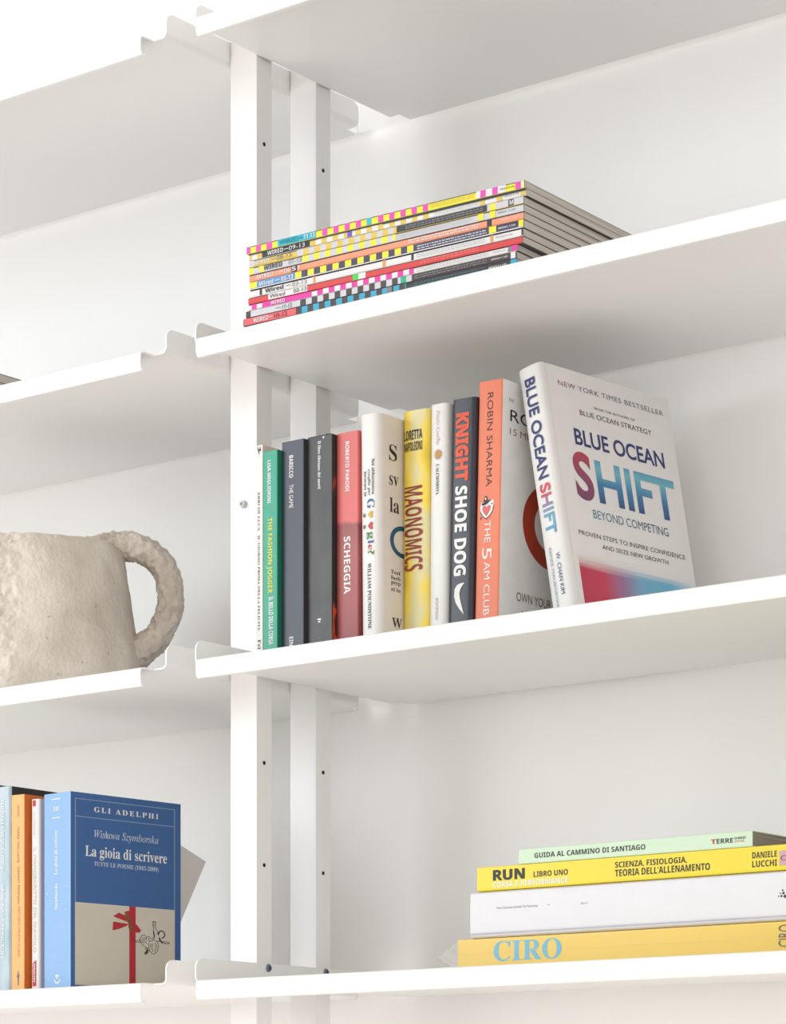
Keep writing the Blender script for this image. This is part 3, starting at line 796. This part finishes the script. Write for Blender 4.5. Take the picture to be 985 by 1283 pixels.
# front sheet over the spine, with a raised crease and a seam fold
cols = [0, .004, .012, .02, .03, .05, .09, .14, .20, .28, .36, .42]
rowsx = [0.0, .006, .0125, .0135, .0145, .021, W]
grid = []
for s_ in cols:
    col = []
    for x in rowsx:
        bulge = .0009 * (.5 + .5 * noise.noise(Vector((x * 300, s_ * 60, 3)))) + (.0008 if abs(x - .0135) < .0004 else 0)
        col.append(bm.verts.new((x, -g - bulge, H - s_)))
    grid.append(col)
for a_, b_ in zip(grid, grid[1:]):
    for i in range(len(rowsx) - 1): bm.faces.new((a_[i], a_[i + 1], b_[i + 1], b_[i]))
# tail beyond the end of the book
tip = (.0125, .006, H + .0295)
ring0 = [(-.0000, -g, H), (.007, -g - .0010, H), (.0135, -g - .0012, H), (.021, -g - .001, H), (W - .001, -g, H), (W - .002, .03, H + .001), (.002, .03, H + .001)]
r1 = [(.0035, .001, H + .010), (.008, -.002, H + .011), (.0125, -.001, H + .009), (.0175, -.003, H + .009), (.0225, .003, H + .008), (.020, .02, H + .008), (.005, .02, H + .009)]
v0 = [bm.verts.new(p_) for p_ in ring0]; v1 = [bm.verts.new(p_) for p_ in r1]; vt = bm.verts.new(tip)
for i in range(7):
    j = (i + 1) % 7
    bm.faces.new((v0[i], v0[j], v1[j], v1[i])); bm.faces.new((v1[i], v1[j], vt))
# curled strip standing up at the corner
arc = [(W - .010 + .008 * sin(a), -.003, H + .004 + .009 * (1 - cos(a))) for a in [R(d_) for d_ in range(-80, 100, 20)]]
pa = None
for a_ in arc:
    n1, n2 = bm.verts.new(a_), bm.verts.new((a_[0], a_[1] + .004, a_[2]))
    if pa: bm.faces.new((pa[0], n1, n2, pa[1]))
    pa = (n1, n2)
o = from_bm('plastic_wrap', bm, WRAP, bk.root)
o['label'] = 'clear plastic wrap with a crumpled tail at the left end'

SEAM = mat('white_seam_paint', (222, 222, 230), rough=.35)
WB = mat('white_cloth_cover', (238, 238, 243), rough=.5, var=.01)
bk, q = flat('thick_book', 'thick plain white book with tiny dots, between the two yellow books', 590, .40, .0436, ZD + .0275, .25, WB, over=.003, board=.002, sag=.001, rad=.004)
bk.spine('The Ultimate Guide To Running', q(622), q(674), .0255, .0280, GREYINK, style='mono')
bk.spine('Sport', q(728), q(737), .0250, .0274, GREYINK, style='mono')
bk.spine(shape_geo([disc(.5, .5, .5, 10)]), q(687), q(688.4), .0265, .0275, GREYINK, name='printed_dot')
for (x, y, r_) in ((981, 1119, .0008), (978, 1122, .0006), (976, 1125, .0006), (979.5, 1125, .001), (984, 1125.5, .0014), (982, 1122, .0011), (988, 1122, .0012), (992, 1118, .0012)):
    v_ = .0436 - (y - 1098) * .00083
    bk.spine(shape_geo([disc(.5, .5, .5, 12)]), q(x) - r_, q(x) + r_, v_ - r_, v_ + r_, INK, name='printed_dot')
bm = bmesh.new(); box(bm, .0050, .0056, -.0002, .0002, 0, .40)
bk.spine(RECT, 0, .40, .0032, .0044, mat('seam_grey', (196, 196, 208)), name='joint_line', eps=.0006)
bm.free()
RY = mat('bright_yellow_cover', (246, 222, 20), rough=.35, var=.01)
bk, q = flat('sports_book', 'bright yellow book with black capitals, resting on the thick white book', 598, .41, .0222, ZD + .0713, .17, RY)
bk.spine('RUN', q(617), q(657), .0088, .0188, INK, style='bold', off=.025)
bk.spine('CORSA E PERFORMANCE', q(617), q(711), .0022, .0076, WHITE, style='bold')
bk.spine('LIBRO UNO', q(668), q(711), .0096, .0148, INK, style='bold')
bk.spine('SCIENZA, FISIOLOGIA,', q(770), q(860), .0118, .0178, INK, style='bold')
bk.spine("TEORIA DELL'ALLENAMENTO", q(770), q(889), .0046, .0108, INK, style='bold')
bk.spine('DANIELE', q(942), q(973), .0118, .0172, INK, style='bold')
bk.spine('LUCCHI', q(942), q(973), .0040, .0096, INK, style='bold')
bk.spine(RECT, q(976), q(1000), .0040, .0168, mat('dusty_pink_print', (216, 170, 176)), name='printed_panel')
bk.spine(shape_geo(ring(.25, .5, .13, .17, 60, 300, 14) + ring(.65, .5, .13, .17, -120, 120, 14) + [disc(.42, .7, .07, 8), disc(.5, .35, .07, 8)]), q(976), q(1000), .0040, .0168, INK, name='emblem', eps=.0004)
bk, q = flat('guide_book', 'pale mint green slim paperback on top of the flat books', 650, .2487, .0138, ZD + .0937, .16, mat('mint_green_cover', (214, 238, 208), rough=.4, var=.01), pages=((138, 134, 132), 'grey_matte'))
bk.spine('GUIDA AL CAMMINO DI SANTIAGO', q(669), q(808), .0046, .0094, INK, style='bold')
bk.spine('T', q(890), q(897), .0046, .0088, REDINK, style='bold')
bk.spine('ERRE', q(897.5), q(918), .0046, .0088, INK, style='bold')
bk.spine('DI MEZZO', q(920), q(934), .0072, .0092, INK, style='bold')
bk.spine('EDITORE', q(920), q(932), .0046, .0062, REDINK, style='sans')

# ------------------------------------------------------------------ books on the lowest left shelf
KL = .000842
def lbook(name, label, X, Y, w, d, h, m, yaw=0, **k):
    return Book(name, label, w, d, h, m, loc=(X, Y, ZD), rot=(0, 0, R(yaw)), group='books standing at the bottom left', **k)
b = lbook('black_book', 'tall black book standing furthest left, only its dark top edge showing', -.325, .030, .034, .17, .2222, mat('soft_black_cover', (40, 38, 36), rough=.5))
b = lbook('hardback_book', 'pale grey-blue glossy hardback with white capitals, cut by the left picture edge', -.2895, .020, .0287, .15, .2175,
          noise_mat('grey_blue_jacket', [(.3, (162, 186, 200)), (.7, (192, 208, 216))], 90, .25, (1, 1, .3)), sag=.001, rad=.003, right_m=mat('soft_black_cover', (40, 38, 36)))
p = lambda y: (y - 984) * KL
b.spine('THE SLEEP REVOLUTION', p(999), p(1092), .0148, .0196, WHITE, style='sans')
b.spine('ARIANNA HUFFINGTON', p(1107), p(1200), .0150, .0196, WHITE, style='sans')
b = lbook('paperback_book', 'orange paperback with thin grey lettering beside the grey-blue hardback', -.2605, .020, .0201, .145, .2074,
          mat('light_orange_cover', (252, 186, 108), rough=.4, var=.02), right_m=mat('burnt_orange_cover', (222, 112, 30), rough=.4))
p = lambda y: (y - 996) * KL
OI = mat('olive_grey_ink', (150, 118, 70))
b.spine('GUIDA', p(1009), p(1024), .0092, .0120, OI, style='sans')
b.spine('MARK WILLIAMS', p(1037), p(1082), .0088, .0122, OI, style='sans')
b.spine('DANNY PENMAN', p(1087), p(1133), .0092, .0126, OI, style='sans')
b.spine('METODO MINDFULNESS', p(1137), p(1200), .0098, .0132, mat('rust_ink', (206, 128, 66)), style='sans')
b.spine(shape_geo([[(.35, 0), (.65, 0), (.7, .6), (.3, .6)], disc(.5, .72, .2, 12), [(.42, .9), (.58, .9), (.54, 1), (.46, 1)], [(.1, .6), (.3, .5), (.3, .6), (.15, .75)], [(.9, .6), (.7, .5), (.7, .6), (.85, .75)]]), p(1217), p(1236), .0078, .0130, GREYINK, mode='h', name='emblem')
b = lbook('paperback_book', 'white worn paperback with pale green lettering and red corners, beside the orange one', -.2375, .0262, .0136, .14, .2018,
          mat('worn_white_cover', (244, 236, 236), rough=.45, var=.02, bump=.05), rad=.003, sag=.0006, right_m=mat('grey_white_cover', (214, 206, 208), rough=.45))
p = lambda y: (y - 1002) * KL
b.spine(RECT, p(1003.5), p(1011), .0036, .0080, REDINK, mode='h', name='printed_corner')
b.spine('GLI ASTROLABI', p(1018), p(1048), .0052, .0072, mat('pale_grey_ink', (206, 200, 202)), style='sans')
b.spine('IL MANOSCRITTO DEL DIAVOLO', p(1063), p(1195), .0048, .0088, mat('pale_green_ink', (186, 214, 160)), style='sans')
b.spine(shape_geo([[(0, 0), (1, 0), (1, 1), (0, .86)]]), p(1204), p(1237), .0034, .0086, REDINK, mode='h', name='printed_corner')
b.spine('EINAUDI', p(1209), p(1232), .0046, .0074, WHITE, style='bold', eps=.0004)

AB = mat('light_blue_spine', (148, 190, 238), rough=.35, var=.02, scale=40)
AF = mat('deep_blue_front', (52, 100, 162), rough=.38, var=.01)
AH, AD = .2043, .1535
b = lbook('thick_paperback_book', 'thick blue paperback with light blue spine and a red ribbon printed on its cover', -.2120, .0200, .0440, AD, AH, AB, yaw=-5.9, right_m=AF, rad=.0012)
p = lambda y: (y - 994.5) * KL
b.spine(RECT, p(1001.2), p(1002.4), .0134, .0268, WHITE, mode='h', name='printed_rule')
b.spine(RECT, p(1024.6), p(1025.6), .0134, .0268, WHITE, mode='h', name='printed_rule')
b.spine('349', p(1011), p(1017), .0158, .0248, WHITE, mode='h', style='serif')
b.spine('La gioia di scrivere', p(1041), p(1096), .0172, .0238, WHITE, mode='up', style='serif')
b.spine('Szymborska', p(1107), p(1139), .0176, .0238, WHITE, mode='up', style='serif')
b.spine(shape_geo(ring(.5, .6, .38, .5, 190, 350, 14) + [disc(.36, .8, .12, 8), disc(.64, .8, .12, 8), disc(.5, .62, .1, 8)]), p(1219), p(1233), .0168, .0272, WHITE, mode='h', name='emblem')
for (x_, y_) in ((.0045, 1119), (.0365, 1111), (.0350, 1140), (.007, 1225)):
    b.spine(shape_geo([disc(.5, .5, .5, 8)]), p(y_ - .7), p(y_ + .7), x_, x_ + .0014, WHITE, mode='h', name='scuff_mark')
ka = AH / (AH / KL + .5)
def av(g, a0, a1, b0, b1, m, **k): return b.side(g, a0 * AD, a1 * AD, b0 * KL, b1 * KL, m, **k)
LN = mat('pale_line_ink', (150, 172, 200))
th_ = .006
av(shape_geo([[(0, 0), (.008, 0), (.008, 1), (0, 1)], [(.992, 0), (1, 0), (1, 1), (.992, 1)], [(0, .993), (1, .993), (1, 1), (0, 1)], [(0, .823), (1, .823), (1, .830), (0, .830)]]), .036, .944, 7.6, 136.5, LN, name='printed_frame')
av('GLI ADELPHI', .206, .79, 16, 22.6, WHITE, style='serif', space=1.35)
IT = dict(style='ital')
av('Wisława Szymborska', .206, .79, 44.5, 57, mat('ice_blue_ink', (214, 224, 238)), **IT)
av('La gioia di scrivere', .127, .87, 65, 82, WHITE, style='serif')
av('TUTTE LE POESIE (1945-2009)', .206, .79, 84, 91, mat('ice_blue_ink', (214, 224, 238)), style='serif')
BG = mat('beige_print_panel', (222, 213, 197), rough=.4, var=.02)
av(RECT, .036, .944, 136.5, 239, BG, name='printed_picture', eps=.00015)
RR = mat('crimson_print', (190, 22, 34), rough=.4)
OL = mat('olive_print', (130, 88, 30), rough=.4)
av(RECT, .522, .580, 136.5, 239, RR, name='printed_ribbon', eps=.00028)
bow = [[(.55, .30), (.42, .72), (.40, .90), (.60, .98), (.66, .80)], [(.5, .45), (.12, .60), (.0, .66), (.2, .84), (.45, .72)],
       [(.55, .36), (.0, .42), (-.02, .02), (.2, .10), (.45, .26)], [(.6, .45), (.82, .36), (.98, .12), (.92, .0), (.6, .02), (.52, .25)]]
av(shape_geo(bow), .375, .635, 141, 169, RR, name='printed_bow', eps=.00034)
av(shape_geo([[(.42, .9), (.5, .86), (.7, .3), (.62, .0), (.55, .1), (.6, .35)], [(.40, .72), (.47, .74), (.62, .42), (.55, .4)]]), .375, .635, 141, 169, OL, name='printed_bow', eps=.0004)
SK = []
def sk(pts, w_=.016):
    global SK
    SK += stroke([((x - 565) / 270, 1 - (y - 215) / 275) for x, y in pts], w_)
for pts in ([(698,240),(706,268),(708,300),(716,345)], [(722,242),(722,262),(730,290),(748,312)], [(698,240),(704,222),(712,236),(722,222),(724,242)], [(700,250),(716,256)],
            [(745,375),(770,380),(800,378),(822,380),(836,388),(818,394),(790,392),(764,388)], [(716,345),(706,368),(722,378),(745,382),(762,362),(752,342)],
            [(610,348),(600,370),(612,404),(630,424),(650,436),(668,440)], [(610,348),(624,338),(640,342),(652,352),(650,372)], [(655,352),(672,346),(684,362),(700,356),(712,346)], [(668,362),(672,384),(690,380),(706,368)],
            [(738,384),(746,415),(742,446),(730,468),(708,482),(688,474),(676,452),(668,425),(672,398)], [(700,400),(694,430),(702,462)], [(724,392),(728,430),(716,462)], [(684,404),(682,430)],
            [(638,492),(652,470),(668,450)], [(650,490),(664,474),(674,458)], [(640,440),(654,462)], [(648,436),(662,458)], [(636,486),(660,472)],
            [(545,376),(560,386),(584,388),(608,376)], [(562,396),(588,398),(614,392)], [(620,360),(634,384),(656,404)], [(632,356),(646,376)], [(616,380),(630,402)], [(730,322),(742,312),(752,316)]):
    sk(pts)
for pts in ([(744,330),(752,304),(772,294),(790,304),(796,326),(788,346),(772,352)], [(706,300),(714,344)], [(750,352),(764,376),(778,386)], [(640,486),(662,458)], [(640,480),(668,448)]):
    sk(pts, .034)
av(shape_geo(SK), .577, .895, 151.5, 196, INK, name='printed_sketch', eps=.0003)

# leaflet tucked behind the thick blue paperback, tilted back
cr = empty('leaflet', (0, 0, 0)); tag(cr, 'grey leaflet poking out tilted behind the thick blue paperback', 'leaflet')
yw = R(-5.9)
base = Vector((-.2178, .0200, 0)); dy = Vector((-sin(yw), cos(yw), 0)); dn = Vector((cos(yw), sin(yw), 0))
LW, LL = .10, .168
P = (.2550, .1520)      # its upper rear corner: distance along the cover, height
lu = Vector((.476, .879)); wu = Vector((-.925, .38))
def lp(a, c, off=0.0):   # a along the width from the rear edge, c down from the top
    yy = P[0] + wu[0] * a - lu[0] * c; zz = P[1] + wu[1] * a - lu[1] * c
    return base + dy * (yy - .02) + Vector((0, 0, zz)) + dn * off
bm = bmesh.new()
cor = [(0, 0), (LW, 0), (LW, LL), (0, LL)]
vb = [bm.verts.new(lp(a, c, 0)) for a, c in cor]; vf = [bm.verts.new(lp(a, c, .0016)) for a, c in cor]
bm.faces.new(vb); bm.faces.new(vf[::-1])
for i in range(4):
    j = (i + 1) % 4; bm.faces.new((vb[i], vb[j], vf[j], vf[i]))
bmesh.ops.recalc_face_normals(bm, faces=bm.faces)
from_bm('card', bm, mat('grey_card', (240, 235, 229), rough=.6, var=.01), cr)
bm = bmesh.new()
for a0, a1, c0 in ((.036, .075, .030), (.050, .075, .035), (.052, .075, .039), (.015, .016, .05), (.055, .075, .043)):
    vs_ = [bm.verts.new(lp(a, c, .0018)) for a, c in ((a0, c0), (a1, c0), (a1, c0 + .0012), (a0, c0 + .0012))]
    bm.faces.new(vs_)
from_bm('printed_lines', bm, GREYINK, cr)['kind'] = 'stuff'

# ------------------------------------------------------------------ clay jug on the left shelf
def clay():
    m = bpy.data.materials.new('rough_clay'); m.use_nodes = True; nt = m.node_tree
    bb = nt.nodes['Principled BSDF']; bb.inputs['Roughness'].default_value = .95; bb.inputs['Specular IOR Level'].default_value = .15
    tc = nt.nodes.new('ShaderNodeTexCoord')
    n1 = nt.nodes.new('ShaderNodeTexNoise'); n1.inputs['Scale'].default_value = 22; n1.inputs['Detail'].default_value = 6
    n2 = nt.nodes.new('ShaderNodeTexNoise'); n2.inputs['Scale'].default_value = 260; n2.inputs['Detail'].default_value = 5
    mpp = nt.nodes.new('ShaderNodeMapping'); mpp.inputs['Scale'].default_value = (1, 1, .7)
    nt.links.new(tc.outputs['Object'], mpp.inputs[0])
    for n in (n1, n2): nt.links.new(mpp.outputs[0], n.inputs['Vector'])
    r = nt.nodes.new('ShaderNodeValToRGB'); cr_ = r.color_ramp
    cr_.elements[0].position = .3; cr_.elements[0].color = list(lin((200, 189, 176))) + [1]
    cr_.elements[1].position = .75; cr_.elements[1].color = list(lin((234, 226, 215))) + [1]
    nt.links.new(n1.outputs['Fac'], r.inputs[0])
    v = nt.nodes.new('ShaderNodeTexNoise'); v.inputs['Scale'].default_value = 95; v.inputs['Detail'].default_value = 2
    nt.links.new(tc.outputs['Object'], v.inputs['Vector'])
    rv = nt.nodes.new('ShaderNodeValToRGB'); rv.color_ramp.elements[0].position = .22; rv.color_ramp.elements[0].color = (.45, .4, .35, 1)
    rv.color_ramp.elements[1].position = .30; rv.color_ramp.elements[1].color = (1, 1, 1, 1)
    nt.links.new(v.outputs['Fac'], rv.inputs[0])
    mx = nt.nodes.new('ShaderNodeMix'); mx.data_type = 'RGBA'; mx.blend_type = 'MULTIPLY'; mx.inputs[0].default_value = 1
    nt.links.new(r.outputs[0], mx.inputs[6]); nt.links.new(rv.outputs[0], mx.inputs[7]); nt.links.new(mx.outputs[2], bb.inputs['Base Color'])
    bp = nt.nodes.new('ShaderNodeBump'); bp.inputs['Strength'].default_value = .8; bp.inputs['Distance'].default_value = .002
    nt.links.new(n2.outputs['Fac'], bp.inputs['Height']); nt.links.new(bp.outputs[0], bb.inputs['Normal'])
    return m
CLAY = clay()
jug = empty('clay_jug', (-.334, .130, PITCH + .0006)); tag(jug, 'rough unglazed clay jug with a thick loop handle', 'jug')
HJ = .1745
prof = [(0, 0), (.06, 0), (.116, .0), (.1205, .004)] + [(.1215 - .0245 * (t_ / 20) ** 1.15, .004 + (HJ - .008) * t_ / 20) for t_ in range(1, 21)]
prof += [(.0950, HJ), (.0905, HJ + .001), (.0865, HJ - .003), (.0855, HJ - .02), (.100, .012), (.06, .008), (0, .008)]
bm = bmesh.new(); NS = 360
# refine the wall
fine = []
for (r0, z0), (r1, z1) in zip(prof, prof[1:]):
    n_ = max(1, int(math.hypot(r1 - r0, z1 - z0) / .0014)) if r0 > .08 and r1 > .08 and z1 >= z0 - .004 else 1
    for k in range(n_): fine.append((r0 + (r1 - r0) * k / n_, z0 + (z1 - z0) * k / n_))
fine.append(prof[-1])
def rough(r, a, z):
    x, y = r * cos(a), r * sin(a); P_ = Vector((x, y, z))
    # towards the viewer's left the clay is torn and lumpy: azimuth around -110..-60 degrees
    da = (a - R(-73) + pi) % (2 * pi) - pi
    k = max(0, 1 - abs(da) / R(28)); k = k * k * (3 - 2 * k)
    d = .0022 * noise.noise(P_ * 18) + .0010 * noise.noise(P_ * 60)
    d += k * (.0080 * noise.noise(Vector((x * 40, y * 40, z * 14))) + .0058 * noise.noise(P_ * 120) + .0034 * noise.noise(P_ * 280) + .0030)
    d += .0004 * noise.noise(P_ * 200)
    return d
rows = []
for (r, z_) in fine:
    if r < 1e-6: rows.append([bm.verts.new((0, 0, z_))]); continue
    row = []
    for i in range(NS):
        a = 2 * pi * i / NS
        d = rough(r, a, z_) if z_ > .001 else 0
        zz = z_ + (.0022 * noise.noise(Vector((cos(a) * 1.6, sin(a) * 1.6, 5))) + .0010 * noise.noise(Vector((cos(a) * 9, sin(a) * 9, 2)))) * (z_ / HJ) ** 3
        row.append(bm.verts.new(((r + d) * cos(a), (r + d) * sin(a), max(0, zz))))
    rows.append(row)
for a_, b_ in zip(rows, rows[1:]):
    if len(a_) == 1:
        for i in range(NS): bm.faces.new((a_[0], b_[(i + 1) % NS], b_[i]))
    elif len(b_) == 1:
        for i in range(NS): bm.faces.new((a_[i], a_[(i + 1) % NS], b_[0]))
    else:
        for i in range(NS):
            j = (i + 1) % NS; bm.faces.new((a_[i], a_[j], b_[j], b_[i]))
bmesh.ops.recalc_face_normals(bm, faces=bm.faces)
from_bm('body', bm, CLAY, jug, smooth=0)
# handle: loop in the vertical plane through the jug axis, facing out along e
e = Vector((.79, .613, 0)); side = Vector((-.613, .79, 0))
hp = [(50, 700, 15), (72, 693, 17), (100, 687, 17), (124, 688, 17), (144, 697, 16.5), (160, 714, 16), (167, 735, 16), (168.5, 757, 16), (163, 780, 16), (152, 800, 16.5), (134, 816, 18), (113, 826, 20), (92, 830, 21), (68, 833, 18)]
def cat(pts, n):
    out = []
    for i in range(len(pts) - 1):
        p0 = pts[max(i - 1, 0)]; p1 = pts[i]; p2 = pts[i + 1]; p3 = pts[min(i + 2, len(pts) - 1)]
        for k in range(n):
            t = k / n
            out.append(tuple(.5 * ((2 * b_) + (-a_ + c_) * t + (2 * a_ - 5 * b_ + 4 * c_ - d_) * t * t + (-a_ + 3 * b_ - 3 * c_ + d_) * t ** 3) for a_, b_, c_, d_ in zip(p0, p1, p2, p3)))
    out.append(pts[-1]); return out
path = []
for r_, y_, t_ in cat(hp, 16): path.append((e * (r_ / 1128.0) + Vector((0, 0, .1225 + (752 - y_) / 1128.0)), t_ / 1128.0))
bm = bmesh.new(); M_ = 60; rr = []
for i, (c_, rad) in enumerate(path):
    tg = (path[min(i + 1, len(path) - 1)][0] - path[max(i - 1, 0)][0]).normalized()
    nn = tg.cross(side).normalized()
    row = []
    for k in range(M_):
        a = 2 * pi * k / M_
        ca, sa = cos(a), sin(a)
        sq = lambda v: math.copysign(abs(v) ** .8, v)
        dv = nn * (sq(ca) * rad) + side * (sq(sa) * rad * 1.25)
        P_ = c_ + dv
        front = max(0, -sa)
        d = .0010 * noise.noise(P_ * 40) + (.0016 + .0034 * front) * noise.noise(P_ * 130) + .0020 * noise.noise(P_ * 300)
        row.append(bm.verts.new(P_ + dv.normalized() * d))
    rr.append(row)
for a_, b_ in zip(rr, rr[1:]):
    for k in range(M_):
        j = (k + 1) % M_; bm.faces.new((a_[k], b_[k], b_[j], a_[j]))
bm.faces.new(rr[0]); bm.faces.new(rr[-1][::-1])
bmesh.ops.recalc_face_normals(bm, faces=bm.faces)
from_bm('handle', bm, CLAY, jug, smooth=0)

flush_text()
